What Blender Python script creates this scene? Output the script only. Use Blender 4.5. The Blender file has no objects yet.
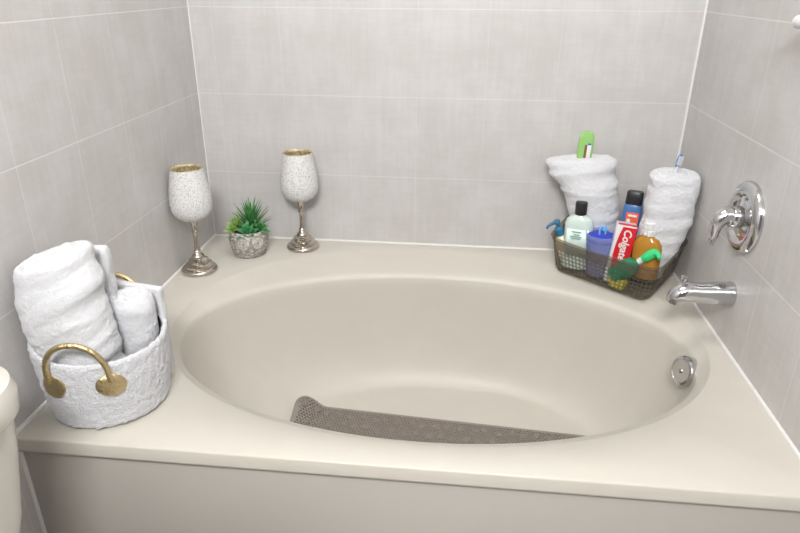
import bpy, bmesh, math, random
from math import sin, cos, pi, radians
from mathutils import Vector, Matrix, noise
random.seed(7)
C = bpy.context.scene.collection
scene = bpy.context.scene
W, D = 1.524, 1.10            # alcove width, tub depth; the deck is z = 0
FLOOR, CEIL, FRONT = -0.52, 1.95, -3.0

# ---------------------------------------------------------------- camera
cam_data = bpy.data.cameras.new('camera'); cam = bpy.data.objects.new('camera', cam_data); C.objects.link(cam)
yaw, pitch, roll = -0.0997, -0.4210, 0.0061
f = Vector((sin(yaw)*cos(pitch), cos(yaw)*cos(pitch), sin(pitch)))
r0 = Vector((cos(yaw), -sin(yaw), 0)); u0 = r0.cross(f)
r = cos(roll)*r0 + sin(roll)*u0; u = -sin(roll)*r0 + cos(roll)*u0
m = Matrix(((r.x, u.x, -f.x), (r.y, u.y, -f.y), (r.z, u.z, -f.z))).to_4x4()
m.translation = Vector((0.859, -2.0249, 0.8246)); cam.matrix_world = m
cam_data.sensor_width = 36.0; cam_data.lens = 637.9/800*36; cam_data.clip_start = 0.02
scene.camera = cam

# ---------------------------------------------------------------- world, lamps, exposure
world = bpy.data.worlds.new('world'); scene.world = world; world.use_nodes = True
world.node_tree.nodes['Background'].inputs[0].default_value = (0.97, 0.98, 1.0, 1)
world.node_tree.nodes['Background'].inputs[1].default_value = 0.10

def area(name, loc, target, size, size_y, power, color):
    d = bpy.data.lights.new(name, 'AREA'); d.shape = 'RECTANGLE'; d.size = size; d.size_y = size_y
    d.energy = power; d.color = color
    o = bpy.data.objects.new(name, d); C.objects.link(o); o.location = loc
    o.rotation_euler = (Vector(target)-Vector(loc)).to_track_quat('-Z', 'Y').to_euler()
    return o
area('ceiling_light', (0.74, -0.75, CEIL-0.02), (0.74, -0.75, 0), 0.6, 0.5, 4.6, (1.0, 0.99, 0.985))
area('bounced_flash', (0.76, -2.60, CEIL-0.08), (0.76, 0.0, 0.35), 0.7, 0.5, 40.0, (1.0, 0.99, 0.985))
scene.view_settings.view_transform = 'Standard'; scene.view_settings.look = 'None'
scene.view_settings.gamma = 1.0; scene.view_settings.use_curve_mapping = False
scene.view_settings.exposure = 1.02

# ---------------------------------------------------------------- helpers
def obj(name, bm, mats, parent=None, smooth=True, sharp=40):
    me = bpy.data.meshes.new(name)
    bmesh.ops.recalc_face_normals(bm, faces=bm.faces[:])
    bm.to_mesh(me); bm.free()
    for mt in (mats if isinstance(mats, (list, tuple)) else [mats]): me.materials.append(mt)
    if smooth:
        for p in me.polygons: p.use_smooth = True
        me.set_sharp_from_angle(angle=radians(sharp))
    o = bpy.data.objects.new(name, me); C.objects.link(o)
    if parent is not None: o.parent = parent
    return o
def tag(o, label, cat, group=None):
    o['label'] = label; o['category'] = cat
    if group: o['group'] = group
    return o
def thing(name, label, cat, loc=(0, 0, 0), rot=(0, 0, 0), group=None):
    o = bpy.data.objects.new(name, None); C.objects.link(o); o.empty_display_size = 0.05
    o.location = loc; o.rotation_euler = rot
    return tag(o, label, cat, group)
def struct(o): o['kind'] = 'structure'; return o
def dup(root, loc, rot, label):
    n = root.copy(); C.objects.link(n); n.location = loc; n.rotation_euler = rot; n['label'] = label
    for ch in list(root.children):
        c = ch.copy(); C.objects.link(c); c.parent = n
        for g in ch.children:
            d = g.copy(); C.objects.link(d); d.parent = c
    return n
def add_box(bm, lo, hi, bevel=0.0, seg=2, mi=0):
    vs = [bm.verts.new((x, y, z)) for x in (lo[0], hi[0]) for y in (lo[1], hi[1]) for z in (lo[2], hi[2])]
    F = [(0,1,3,2),(4,6,7,5),(0,4,5,1),(2,3,7,6),(0,2,6,4),(1,5,7,3)]
    fs = [bm.faces.new([vs[i] for i in q]) for q in F]
    for q in fs: q.material_index = mi
    if bevel > 0:
        es = list({e for q in fs for e in q.edges})
        bmesh.ops.bevel(bm, geom=es, offset=bevel, segments=seg, profile=0.5, affect='EDGES')
def add_rings(bm, rings, close=True, cap0=True, cap1=True, mi=0):
    """loft through rings of equal point count"""
    V = [[bm.verts.new(p) for p in ring] for ring in rings]
    n = len(V[0])
    for a, b in zip(V, V[1:]):
        for i in range(n if close else n-1):
            j = (i+1) % n
            q = bm.faces.new((a[i], a[j], b[j], b[i])); q.material_index = mi
    if cap0: bm.faces.new(V[0][::-1]).material_index = mi
    if cap1: bm.faces.new(V[-1]).material_index = mi
    return V
def add_lathe(bm, prof, n=48, mat=None, cap0=True, cap1=True, mi=0, sx=1, sy=1):
    """profile of (radius, z), spun about z, then through mat"""
    mat = mat or Matrix()
    rings = [[mat @ Vector((rr*cos(2*pi*i/n)*sx, rr*sin(2*pi*i/n)*sy, z)) for i in range(n)] for rr, z in prof]
    return add_rings(bm, rings, True, cap0, cap1, mi)
def spline(pts, k=6):
    P = [Vector(p) for p in pts]; out = []
    for i in range(len(P)-1):
        a, b, c, d = P[max(i-1, 0)], P[i], P[i+1], P[min(i+2, len(P)-1)]
        for s in range(k):
            t = s/k
            out.append(0.5*((2*b)+(c-a)*t+(2*a-5*b+4*c-d)*t*t+(3*b-a-3*c+d)*t**3))
    out.append(P[-1]); return out
def add_tube(bm, pts, radii, n=20, k=6, sm=True, flat=None, mi=0):
    """sweep of a circle along a path with a radius at each point"""
    if sm:
        Q = spline([(*p, ) for p in pts], k)
        R = [v.x for v in spline([(x, 0, 0) for x in radii], k)]
    else: Q = [Vector(p) for p in pts]; R = radii
    up = None; rings = []
    for i, q in enumerate(Q):
        t = (Q[min(i+1, len(Q)-1)]-Q[max(i-1, 0)]).normalized()
        if up is None:
            up = Vector((0, 0, 1)) if abs(t.z) < 0.9 else Vector((1, 0, 0))
        s = t.cross(up).normalized(); up = s.cross(t).normalized()
        fl = flat if flat else (1, 1)
        rings.append([q + R[i]*(cos(2*pi*j/n)*s*fl[0] + sin(2*pi*j/n)*up*fl[1]) for j in range(n)])
    add_rings(bm, rings, mi=mi)
def superell(th, a, b, n):
    c, s = cos(th), sin(th)
    k = (abs(c)**n + abs(s)**n)**(-1/n)
    return a*k*c, b*k*s
def rrect(hx, hy, rad, n=10):
    out = []
    for cx, cy, a0 in ((hx-rad, hy-rad, 0), (-hx+rad, hy-rad, pi/2), (-hx+rad, -hy+rad, pi), (hx-rad, -hy+rad, 3*pi/2)):
        for i in range(n+1):
            a = a0 + pi/2*i/n; out.append((cx+rad*cos(a), cy+rad*sin(a)))
    return out

# ---------------------------------------------------------------- materials
def mat(name, color=(0.8, 0.8, 0.8), rough=0.5, metal=0.0, **kw):
    mt = bpy.data.materials.new(name); mt.use_nodes = True
    b = mt.node_tree.nodes['Principled BSDF']
    b.inputs['Base Color'].default_value = (*color, 1); b.inputs['Roughness'].default_value = rough
    b.inputs['Metallic'].default_value = metal
    for k, v in kw.items(): b.inputs[k.replace('_', ' ')].default_value = v
    return mt
class N:
    def __init__(s, mt): s.t = mt.node_tree; s.b = s.t.nodes['Principled BSDF']
    def new(s, typ, **kw):
        n = s.t.nodes.new(typ)
        for k, v in kw.items(): setattr(n, k, v)
        return n
    def link(s, a, b): s.t.links.new(a, b)
    def coord(s): return s.new('ShaderNodeTexCoord').outputs['Object']
    def math(s, op, a, b=None, c=None):
        n = s.new('ShaderNodeMath', operation=op)
        for i, v in enumerate((a, b, c)):
            if v is None: continue
            if isinstance(v, (int, float)): n.inputs[i].default_value = v
            else: s.link(v, n.inputs[i])
        return n.outputs[0]
    def noise(s, vec, scale, detail=3, rough=0.55):
        n = s.new('ShaderNodeTexNoise'); n.inputs['Scale'].default_value = scale
        n.inputs['Detail'].default_value = detail; n.inputs['Roughness'].default_value = rough
        s.link(vec, n.inputs['Vector']); return n.outputs['Fac']
    def scale(s, vec, v):
        n = s.new('ShaderNodeMapping'); n.inputs['Scale'].default_value = v; s.link(vec, n.inputs['Vector']); return n.outputs[0]
    def mix(s, fac, a, b):
        n = s.new('ShaderNodeMix', data_type='RGBA')
        for sock, v in ((n.inputs['Factor'], fac), (n.inputs['A'], a), (n.inputs['B'], b)):
            if isinstance(v, tuple): sock.default_value = (*v, 1)
            elif isinstance(v, (int, float)): sock.default_value = v
            else: s.link(v, sock)
        # colour sockets of the Mix node
        for nm, v in (('A', a), ('B', b)):
            sock = [i for i in n.inputs if i.name == nm and i.type == 'RGBA'][0]
            if isinstance(v, tuple): sock.default_value = (*v, 1)
            else: s.link(v, sock)
        return [o for o in n.outputs if o.type == 'RGBA'][0]
    def ramp(s, fac, lo, hi):
        n = s.new('ShaderNodeMapRange', interpolation_type='SMOOTHSTEP'); n.inputs['From Min'].default_value = lo
        n.inputs['From Max'].default_value = hi; s.link(fac, n.inputs['Value']); return n.outputs[0]
    def bump(s, h, strength, dist):
        n = s.new('ShaderNodeBump'); n.inputs['Strength'].default_value = strength; n.inputs['Distance'].default_value = dist
        s.link(h, n.inputs['Height']); s.link(n.outputs[0], s.b.inputs['Normal'])
    def color(s, c): s.link(c, s.b.inputs['Base Color'])

TU, TV, TV0 = 0.2118, 0.2575, 0.235
def tile_mat(name, axis, off, contrast_v, contrast_h):
    mt = mat(name, rough=0.38); n = N(mt)
    n.b.inputs['Specular IOR Level'].default_value = 0.35
    co = n.coord(); sp = n.new('ShaderNodeSeparateXYZ'); n.link(co, sp.inputs[0])
    def joint(val, o, pitch, w):
        a = n.math('FRACT', n.math('DIVIDE', n.math('SUBTRACT', val, o-50*pitch), pitch))
        d = n.math('MULTIPLY', n.math('SUBTRACT', 0.5, n.math('ABSOLUTE', n.math('SUBTRACT', a, 0.5))), pitch)
        return n.math('SUBTRACT', 1.0, n.ramp(d, w*0.45, w*1.05))
    jv = joint(sp.outputs[axis], off, TU, 0.0016); jh = joint(sp.outputs[2], TV0, TV, 0.0019)
    streak = n.noise(n.scale(co, (40, 40, 4)), 1.6, 5, 0.6)
    weave = n.noise(n.scale(co, (7, 7, 60)), 1.4, 4, 0.6)
    cloud = n.noise(co, 7.0, 4, 0.6)
    k = n.math('ADD', n.math('ADD', n.math('MULTIPLY', streak, 0.27), n.math('MULTIPLY', weave, 0.19)), n.math('MULTIPLY', cloud, 0.54))
    base = n.mix(n.ramp(k, 0.38, 0.64), (0.492, 0.474, 0.460), (0.552, 0.540, 0.532))
    c1 = n.mix(n.math('MULTIPLY', jv, contrast_v), base, (0.66, 0.65, 0.635))
    c2 = n.mix(n.math('MULTIPLY', jh, contrast_h), c1, (0.66, 0.65, 0.635))
    n.color(c2)
    h = n.math('SUBTRACT', n.math('MULTIPLY', k, 0.25), n.math('MAXIMUM', jv, jh))
    n.bump(h, 0.25, 0.0012)
    return mt
M = {}
M['tile_back'] = tile_mat('tile_back', 0, 0.7068, 0.22, 0.5)
M['tile_left'] = tile_mat('tile_left', 1, -0.691, 0.55, 0.9)
M['tile_right'] = tile_mat('tile_right', 1, -0.681, 0.6, 0.9)
M['plaster'] = mat('plaster', (0.82, 0.82, 0.80), 0.9)
M['floor'] = mat('floor_tile', (0.42, 0.39, 0.35), 0.5)
nf = N(M['floor']); nf.color(nf.mix(nf.ramp(nf.noise(nf.coord(), 9, 4), 0.35, 0.65), (0.38, 0.35, 0.31), (0.47, 0.44, 0.40)))
M['caulk'] = mat('caulk', (0.68, 0.675, 0.66), 0.5)
M['tub'] = mat('tub', (0.735, 0.69, 0.60), 0.22); nt = N(M['tub'])
nt.b.inputs['Specular IOR Level'].default_value = 0.4
mc = nt.noise(nt.scale(nt.coord(), (2.0, 5.0, 2.0)), 2.6, 5, 0.6)
nt.color(nt.mix(nt.ramp(mc, 0.30, 0.80), (0.530, 0.503, 0.447), (0.548, 0.522, 0.468)))
nt.link(nt.math('ADD', 0.36, nt.math('MULTIPLY', nt.noise(nt.coord(), 14, 3), 0.14)), nt.b.inputs['Roughness'])
M['panel_shaded'] = mat('panel_shaded', (0.44, 0.415, 0.378), 0.32)  # tub colour made darker for the apron, its shade painted into the base colour
M['chrome'] = mat('chrome', (0.60, 0.60, 0.61), 0.14, 1.0)
nc = N(M['chrome']); nc.link(nc.math('ADD', 0.07, nc.math('MULTIPLY', nc.ramp(nc.noise(nc.coord(), 60, 4), 0.4, 0.75), 0.22)), nc.b.inputs['Roughness'])
M['dark'] = mat('dark', (0.03, 0.03, 0.03), 0.6)
M['nickel'] = mat('nickel', (0.55, 0.50, 0.44), 0.2, 1.0)
M['brass'] = mat('brass', (0.62, 0.50, 0.28), 0.34, 1.0)
nb = N(M['brass']); nb.bump(nb.noise(nb.coord(), 140, 3), 0.8, 0.004)
M['porcelain'] = mat('porcelain', (0.60, 0.58, 0.53), 0.12)
M['white_plastic'] = mat('white_plastic', (0.68, 0.68, 0.69), 0.3)

def terry(name, col, scale=420, strength=0.6):
    mt = mat(name, col, 0.95); n = N(mt)
    n.b.inputs['Sheen Weight'].default_value = 0.25
    a = n.noise(n.coord(), scale, 3, 0.7); b = n.noise(n.coord(), scale*0.25, 3, 0.6)
    n.bump(n.math('ADD', a, n.math('MULTIPLY', b, 1.2)), strength, 0.004)
    return mt
M['towel'] = terry('towel', (0.665, 0.672, 0.695), 420, 0.6)
M['fleece'] = terry('fleece', (0.64, 0.648, 0.675), 260, 0.9)
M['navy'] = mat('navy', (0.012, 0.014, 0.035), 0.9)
M['mat'] = mat('bath_mat', (0.240, 0.208, 0.180), 0.6)

# mosaic of the candle holders
M['mosaic'] = mat('mosaic', rough=0.35); n = N(M['mosaic'])
v1 = n.new('ShaderNodeTexVoronoi', feature='F1'); v1.inputs['Scale'].default_value = 225; n.link(n.coord(), v1.inputs['Vector'])
v2 = n.new('ShaderNodeTexVoronoi', feature='DISTANCE_TO_EDGE'); v2.inputs['Scale'].default_value = 225; n.link(n.coord(), v2.inputs['Vector'])
sx = n.new('ShaderNodeSeparateXYZ'); n.link(v1.outputs['Color'], sx.inputs[0])
speck = n.math('MULTIPLY', n.ramp(sx.outputs[0], 0.36, 0.41), n.math('SUBTRACT', 1.0, n.ramp(v1.outputs['Distance'], 0.26, 0.44)))
n.color(n.mix(speck, n.mix(n.ramp(v2.outputs['Distance'], 0.0, 0.09), (0.56, 0.555, 0.545), (0.75, 0.755, 0.76)), (0.40, 0.37, 0.33)))
n.bump(n.ramp(v2.outputs['Distance'], 0.0, 0.12), 0.5, 0.0015)
M['gold_inside'] = mat('gold_inside', (0.42, 0.33, 0.16), 0.45, 0.35)
ng = N(M['gold_inside']); ng.color(ng.mix(ng.ramp(ng.noise(ng.coord(), 90, 3), 0.40, 0.62), (0.40, 0.32, 0.17), (0.66, 0.57, 0.38)))

# ---------------------------------------------------------------- room shell
def plane_box(name, lo, hi, mt):
    bm = bmesh.new(); add_box(bm, lo, hi); return struct(obj(name, bm, mt, smooth=False))
T = 0.1
plane_box('wall_back', (-T, 0, FLOOR), (W+T, T, CEIL), M['tile_back'])
plane_box('wall_left', (-T, FRONT, FLOOR), (0, 0, CEIL), M['tile_left'])
plane_box('wall_right', (W, FRONT, FLOOR), (W+T, 0, CEIL), M['tile_right'])
plane_box('floor', (-T, FRONT, FLOOR-T), (W+T, T, FLOOR), M['floor'])
plane_box('ceiling', (-T, FRONT, CEIL), (W+T, T, CEIL+T), M['plaster'])
# caulk beads: along the deck and up the two corners
def bead(name, a, b, rad, n=10):
    bm = bmesh.new(); add_tube(bm, [a, b], [rad, rad], n=n, sm=False); return struct(obj(name, bm, M['caulk']))
bead('trim_1', (0.0, 0, 0.001), (W, 0, 0.001), 0.0042)
bead('trim_2', (0, -D, 0.001), (0, 0, 0.001), 0.0065)
bead('trim_3', (W, -D, 0.001), (W, 0, 0.001), 0.0060)
bead('trim_4', (0, 0, 0), (0, 0, CEIL), 0.0026)
bead('trim_5', (W, 0, 0), (W, 0, CEIL), 0.0052)
bead('trim_6', (0.0, -D+0.012, FLOOR), (0.0, -D+0.012, -0.03), 0.006)

# ---------------------------------------------------------------- bathtub
tub = thing('bathtub', 'cream built-in oval garden bathtub with wide deck, filling the tiled alcove', 'bathtub', (0, 0, 0))
#        cx     cy      a      b     n     z
RIM = [(0.799, -0.537, 0.684, 0.493, 2.2,  0.000),
       (0.799, -0.539, 0.681, 0.489, 2.2, -0.0022),
       (0.797, -0.572, 0.6675, 0.423, 2.06, -0.025),
       (0.797, -0.580, 0.6635, 0.4095, 2.04, -0.0290),
       (0.797, -0.582, 0.6595, 0.4040, 2.03, -0.0345),
       (0.797, -0.583, 0.6555, 0.400, 2.03, -0.044)]
NT = 224
def wall_ring(s):
    """0 = below the rim, 1 = edge of the flat floor"""
    z = -0.044 - 0.343*(1-(1-s)**2.0) if s < 1 else -0.387
    w = s**1.30
    a0 = (0.797, -0.583, 0.6555, 0.400, 2.03); a1 = (0.845, -0.590, 0.430, 0.300, 2.3)
    return tuple(p+(q-p)*w for p, q in zip(a0, a1)) + (z,)
LOFT = RIM + [wall_ring(i/26) for i in range(1, 27)]
def ring_pts(rg):
    cx, cy, a, b, n, z = rg
    out = []
    for i in range(NT):
        x, y = superell(2*pi*i/NT, a, b, n); out.append((cx+x, cy+y, z))
    return out
def tub_z(x, y):
    lo, hi = 0.0, len(LOFT)-1.0
    def F(t):
        i = min(int(t), len(LOFT)-2); k = t-i
        cx, cy, a, b, n, z = (p+(q-p)*k for p, q in zip(LOFT[i], LOFT[i+1]))
        return (abs((x-cx)/a)**n + abs((y-cy)/b)**n) - 1, z
    if F(hi)[0] < 0: return LOFT[-1][5]
    if F(lo)[0] > 0: return 0.0
    for _ in range(26):
        mi = (lo+hi)/2
        if F(mi)[0] < 0: lo = mi
        else: hi = mi
    return F(lo)[1]
bm = bmesh.new()
rect = []
cx, cy = RIM[0][0], RIM[0][1]
x0, x1, y0, y1 = 0.0015, W-0.0015, -D, -0.0015
ang = []
for i in range(NT):
    x, y = superell(2*pi*i/NT, RIM[0][2], RIM[0][3], RIM[0][4]); ang.append((x, y))
for (dx, dy) in ang:
    t = min(((x1-cx)/dx if dx > 0 else (x0-cx)/dx) if abs(dx) > 1e-9 else 9e9,
            ((y1-cy)/dy if dy > 0 else (y0-cy)/dy) if abs(dy) > 1e-9 else 9e9)
    rect.append([cx+dx*t, cy+dy*t])
for X, Y in ((x0, y0), (x1, y0), (x0, y1), (x1, y1)):       # snap the four corners
    k = min(range(NT), key=lambda i: (rect[i][0]-X)**2+(rect[i][1]-Y)**2); rect[k] = [X, Y]
lip = 0.004
def inset(p, d): return [min(max(p[0], x0), x1), max(p[1], y0+d) if p[1] < y0+d else p[1]]
rings = [[(p[0], max(p[1], y0), -0.030) for p in rect],
         [(p[0], max(p[1], y0), -lip) for p in rect],
         [(*inset(p, lip*0.35), -lip*0.3) for p in rect],
         [(*inset(p, lip), 0.0) for p in rect]]
rings += [ring_pts(g) for g in LOFT]
rings += [[(LOFT[-1][0]+superell(2*pi*i/NT, LOFT[-1][2]*k, LOFT[-1][3]*k, 2.3)[0],
            LOFT[-1][1]+superell(2*pi*i/NT, LOFT[-1][2]*k, LOFT[-1][3]*k, 2.3)[1], -0.387-0.004*(1-k)) for i in range(NT)] for k in (0.8, 0.5, 0.2)]
add_rings(bm, rings, cap0=False, cap1=True)
obj('basin_and_deck', bm, M['tub'], tub, sharp=50)
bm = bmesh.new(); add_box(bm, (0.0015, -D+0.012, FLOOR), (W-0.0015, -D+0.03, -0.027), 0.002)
obj('apron_panel', bm, M['panel_shaded'], tub)
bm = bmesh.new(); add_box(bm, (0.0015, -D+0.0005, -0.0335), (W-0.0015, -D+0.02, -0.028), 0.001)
obj('apron_moulding', bm, M['panel_shaded'], tub)
# overflow plate on the right end wall of the basin
om = Matrix.Translation((1.432, -0.610, -0.062)) @ Vector((-0.93, -0.30, 0.24)).normalized().to_track_quat('Z', 'Y').to_matrix().to_4x4()
bm = bmesh.new(); add_lathe(bm, [(0.037, -0.020), (0.039, -0.004), (0.039, 0.004), (0.036, 0.009), (0.030, 0.0105), (0.029, 0.0095), (0.012, 0.010), (0.0, 0.010)][:-1], mat=om)
ov = obj('overflow_plate', bm, M['chrome'], tub)
bm = bmesh.new(); add_lathe(bm, [(0.006, 0.009), (0.006, 0.012), (0.003, 0.014)], 20, om)
obj('screw', bm, M['nickel'], ov)

# ---------------------------------------------------------------- bath mat: real hexagonal holes
mx0, my0, mang = 0.398, -0.437, radians(-4.0)
ML, MWd = 0.90, 0.37
def mat_pt(uu, vv, dz):
    x = mx0 + uu*cos(mang) + vv*sin(mang); y = my0 + uu*sin(mang) - vv*cos(mang)
    c = min(1.0, max(0.0, 1-uu/0.080)*max(0.0, 1-vv/0.14))           # the left back corner curls up
    return x, y, tub_z(x, y) + dz + 0.042*c*c*(3-2*c)
bm = bmesh.new()
p = 0.0092; rows = int(MWd/(p*0.866)); cols = int(ML/p)
rad_o, rad_i = p/math.sqrt(3), p*0.385
cache = {}
def mv(uu, vv):
    key = (round(uu, 5), round(vv, 5))
    if key not in cache: cache[key] = bm.verts.new(mat_pt(uu, vv, 0.0100))
    return cache[key]
for rI in range(rows):
    for cI in range(cols):
        uu = cI*p + (p/2 if rI % 2 else 0); vv = rI*p*0.866
        # rounded mat corners
        cr = 0.045; dx = max(cr-uu, uu-(ML-cr), 0); dy = max(cr-vv, vv-(MWd-cr), 0)
        if dx and dy and dx*dx+dy*dy > cr*cr: continue
        o_ = [mv(uu+rad_o*sin(pi/3*k), vv+rad_o*cos(pi/3*k)) for k in range(6)]
        if rI == 0 or rI >= rows-1 or cI == 0 or cI == cols-1:
            try: bm.faces.new(o_)
            except ValueError: pass
            continue
        i_ = [bm.verts.new(mat_pt(uu+rad_i*sin(pi/3*k), vv+rad_i*cos(pi/3*k), 0.0100)) for k in range(6)]
        for k in range(6):
            j = (k+1) % 6; bm.faces.new((o_[k], o_[j], i_[j], i_[k]))
bmesh.ops.recalc_face_normals(bm, faces=bm.faces[:])
bath_mat = obj('bath_mat', bm, M['mat'], smooth=False)
tag(bath_mat, 'taupe perforated rubber bath mat lying on the floor of the bathtub', 'bath mat')
so = bath_mat.modifiers.new('thick', 'SOLIDIFY'); so.thickness = 0.007; so.offset = 0
cupm = bpy.data.meshes.new('suction_cup'); bm = bmesh.new()
add_lathe(bm, [(0.0060, -0.004), (0.0092, 0.001), (0.0098, 0.0062), (0.0088, 0.0068), (0.0078, 0.0060), (0.0072, 0.0014), (0.003, 0.0020)], 24)
bm.to_mesh(cupm); bm.free(); cupm.materials.append(M['mat'])
for pl in cupm.polygons: pl.use_smooth = True
bm = bmesh.new()
edge = [((x+ML/2), (y+MWd/2)) for x, y in rrect(ML/2+0.002, MWd/2+0.001, 0.046, 10)]
dense = []
for a, b in zip(edge, edge[1:]+edge[:1]):
    k_ = max(1, int(math.hypot(b[0]-a[0], b[1]-a[1])/0.012))
    dense += [mat_pt(a[0]+(b[0]-a[0])*q/k_, a[1]+(b[1]-a[1])*q/k_, 0.0100) for q in range(k_)]
dense.append(dense[0]); add_tube(bm, dense, [0.0042]*len(dense), 8, sm=False)
obj('border', bm, M['mat'], bath_mat)
for g in range(12):
    for (du, dv) in ((0.0, 0.036), (0.036, 0.030), (0.018, 0.085), (0.055, 0.075), (0.01, 0.14), (0.05, 0.20), (0.02, 0.27)):
        uu = 0.02 + g*0.073 + du + random.uniform(-.006, .006); vv = dv + random.uniform(-.006, .006)
        if uu > ML-0.02: continue
        o = bpy.data.objects.new('suction_cup', cupm); C.objects.link(o); o.parent = bath_mat
        q = Vector(mat_pt(uu, vv, 0.0100)); e = 0.004
        nx = (tub_z(q.x-e, q.y)-tub_z(q.x+e, q.y))/(2*e); ny = (tub_z(q.x, q.y-e)-tub_z(q.x, q.y+e))/(2*e)
        o.location = q; o.rotation_euler = Vector((nx, ny, 1)).to_track_quat('Z', 'Y').to_euler()

# ---------------------------------------------------------------- tub spout and valve (right wall)
t = thing('tub_spout', 'chrome tub spout with small diverter knob on the right tile wall', 'faucet', (W, -0.560, 0.134))
bm = bmesh.new()
add_tube(bm, [(0.0, 0, 0), (-0.03, 0, 0), (-0.070, 0, -0.001), (-0.098, 0, -0.001), (-0.117, 0, -0.006), (-0.128, 0, -0.016), (-0.131, 0, -0.030)],
         [0.030, 0.0285, 0.0260, 0.0250, 0.0240, 0.0215, 0.0185], 32)
add_lathe(bm, [(0.030, 0.0), (0.0308, 0.003), (0.030, 0.008)], 40, Matrix.Rotation(-pi/2, 4, 'Y'))
obj('spout_body', bm, M['chrome'], t)
bm = bmesh.new(); add_lathe(bm, [(0.012, -0.0305), (0.012, -0.0315)], 24, Matrix.Translation((-0.131, 0, 0)))
obj('outlet', bm, M['dark'], t)
bm = bmesh.new(); add_lathe(bm, [(0.004, 0.012), (0.004, 0.028), (0.0085, 0.030), (0.0095, 0.034), (0.0085, 0.040), (0.004, 0.041)], 24, Matrix.Translation((-0.117, 0, 0)))
obj('diverter_knob', bm, M['chrome'], t)

t = thing('shower_valve', 'round chrome shower valve with curved lever handle on the right tile wall', 'faucet', (W, -0.545, 0.325))
RY = Matrix.Rotation(-pi/2, 4, 'Y')      # local z points out from the wall (-x)
bm = bmesh.new(); add_lathe(bm, [(0.086, 0.0), (0.086, 0.006), (0.082, 0.013), (0.072, 0.0185), (0.062, 0.020), (0.056, 0.0175), (0.050, 0.011), (0.040, 0.0115), (0.030, 0.0145), (0.026, 0.016)], 72, RY)
obj('escutcheon', bm, M['chrome'], t)
bm = bmesh.new()
add_lathe(bm, [(0.027, 0.012), (0.026, 0.030), (0.024, 0.038), (0.020, 0.041)], 40, RY)
add_tube(bm, [(-0.030, 0, 0.0), (-0.046, 0.000, 0.003), (-0.060, -0.002, -0.006), (-0.067, -0.003, -0.026), (-0.068, -0.004, -0.048), (-0.073, -0.005, -0.068)],
         [0.023, 0.0225, 0.0195, 0.0145, 0.0105, 0.0085], 28)
obj('lever_handle', bm, M['chrome'], t)
for zz in (0.045, -0.045):
    bm = bmesh.new(); add_lathe(bm, [(0.003, 0.011), (0.0035, 0.0145), (0.002, 0.0155)], 16, RY @ Matrix.Translation((zz, 0.0, 0))); obj('screw', bm, M['nickel'], t)

# white bar whose rounded end shows at the top right corner
t = thing('grab_bar', 'white rounded bar end high on the right tile wall, above the chrome valve', 'bar', (W, -0.634, 0.757))
bm = bmesh.new(); add_tube(bm, [(-0.034, 0.004, 0), (-0.034, 0.0, 0), (-0.034, -0.010, 0), (-0.034, -0.03, 0), (-0.034, -0.30, 0), (-0.034, -0.318, 0), (-0.034, -0.322, 0)],
                           [0.003, 0.008, 0.0115, 0.013, 0.013, 0.009, 0.003], 24)
obj('bar', bm, M['white_plastic'], t)
for yy in (-0.05, -0.27):
    bm = bmesh.new(); add_lathe(bm, [(0.022, 0.0), (0.020, 0.006), (0.010, 0.010), (0.009, 0.034)], 28, Matrix.Translation((0, yy, 0)) @ RY)
    obj('mount_post', bm, M['white_plastic'], t)

# ---------------------------------------------------------------- toilet (left edge; mostly outside the frame)
t = thing('toilet', 'cream porcelain toilet tank corner in front of the bathtub, at the left edge', 'toilet', (0, 0, FLOOR))
def loft_rr(bm, levels, n=10):
    add_rings(bm, [[(cx+x, cy+y, z-FLOOR) for x, y in rrect(hx, hy, min(rd, hx*.98, hy*.98), n)] for cx, cy, hx, hy, rd, z in levels])
TY = -1.480
bm = bmesh.new(); loft_rr(bm, [(0.083, TY, 0.063, 0.176, 0.05, -0.13), (0.091, TY, 0.073, 0.196, 0.06, -0.03), (0.096, TY, 0.078, 0.214, 0.065, 0.03), (0.100, TY, 0.085, 0.233, 0.075, 0.13), (0.104, TY, 0.090, 0.240, 0.078, 0.218)])
obj('tank', bm, M['porcelain'], t)
bm = bmesh.new(); loft_rr(bm, [(0.108, TY, 0.094, 0.238, 0.08, 0.214), (0.108, TY, 0.099, 0.246, 0.085, 0.222), (0.108, TY, 0.100, 0.247, 0.085, 0.254), (0.108, TY, 0.095, 0.242, 0.082, 0.270), (0.108, TY, 0.080, 0.227, 0.070, 0.278)])
obj('tank_lid', bm, M['porcelain'], t)
bm = bmesh.new(); loft_rr(bm, [(0.36, TY, 0.21, 0.11, 0.10, FLOOR), (0.36, TY, 0.19, 0.10, 0.095, FLOOR+0.12), (0.42, TY, 0.25, 0.165, 0.16, FLOOR+0.33), (0.43, TY, 0.26, 0.18, 0.175, FLOOR+0.39)])
obj('bowl', bm, M['porcelain'], t)
bm = bmesh.new(); loft_rr(bm, [(0.44, TY, 0.235, 0.18, 0.175, FLOOR+0.392), (0.44, TY, 0.24, 0.185, 0.18, FLOOR+0.41), (0.44, TY, 0.225, 0.17, 0.165, FLOOR+0.428)])
obj('seat_lid', bm, M['porcelain'], t)
bm = bmesh.new(); add_tube(bm, [(0.205, TY-0.15, 0.13-FLOOR), (0.225, TY-0.15, 0.13-FLOOR), (0.23, TY-0.13, 0.128-FLOOR), (0.23, TY-0.08, 0.12-FLOOR)], [0.008, 0.008, 0.007, 0.006], 14)
obj('flush_lever', bm, M['chrome'], t)

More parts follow.
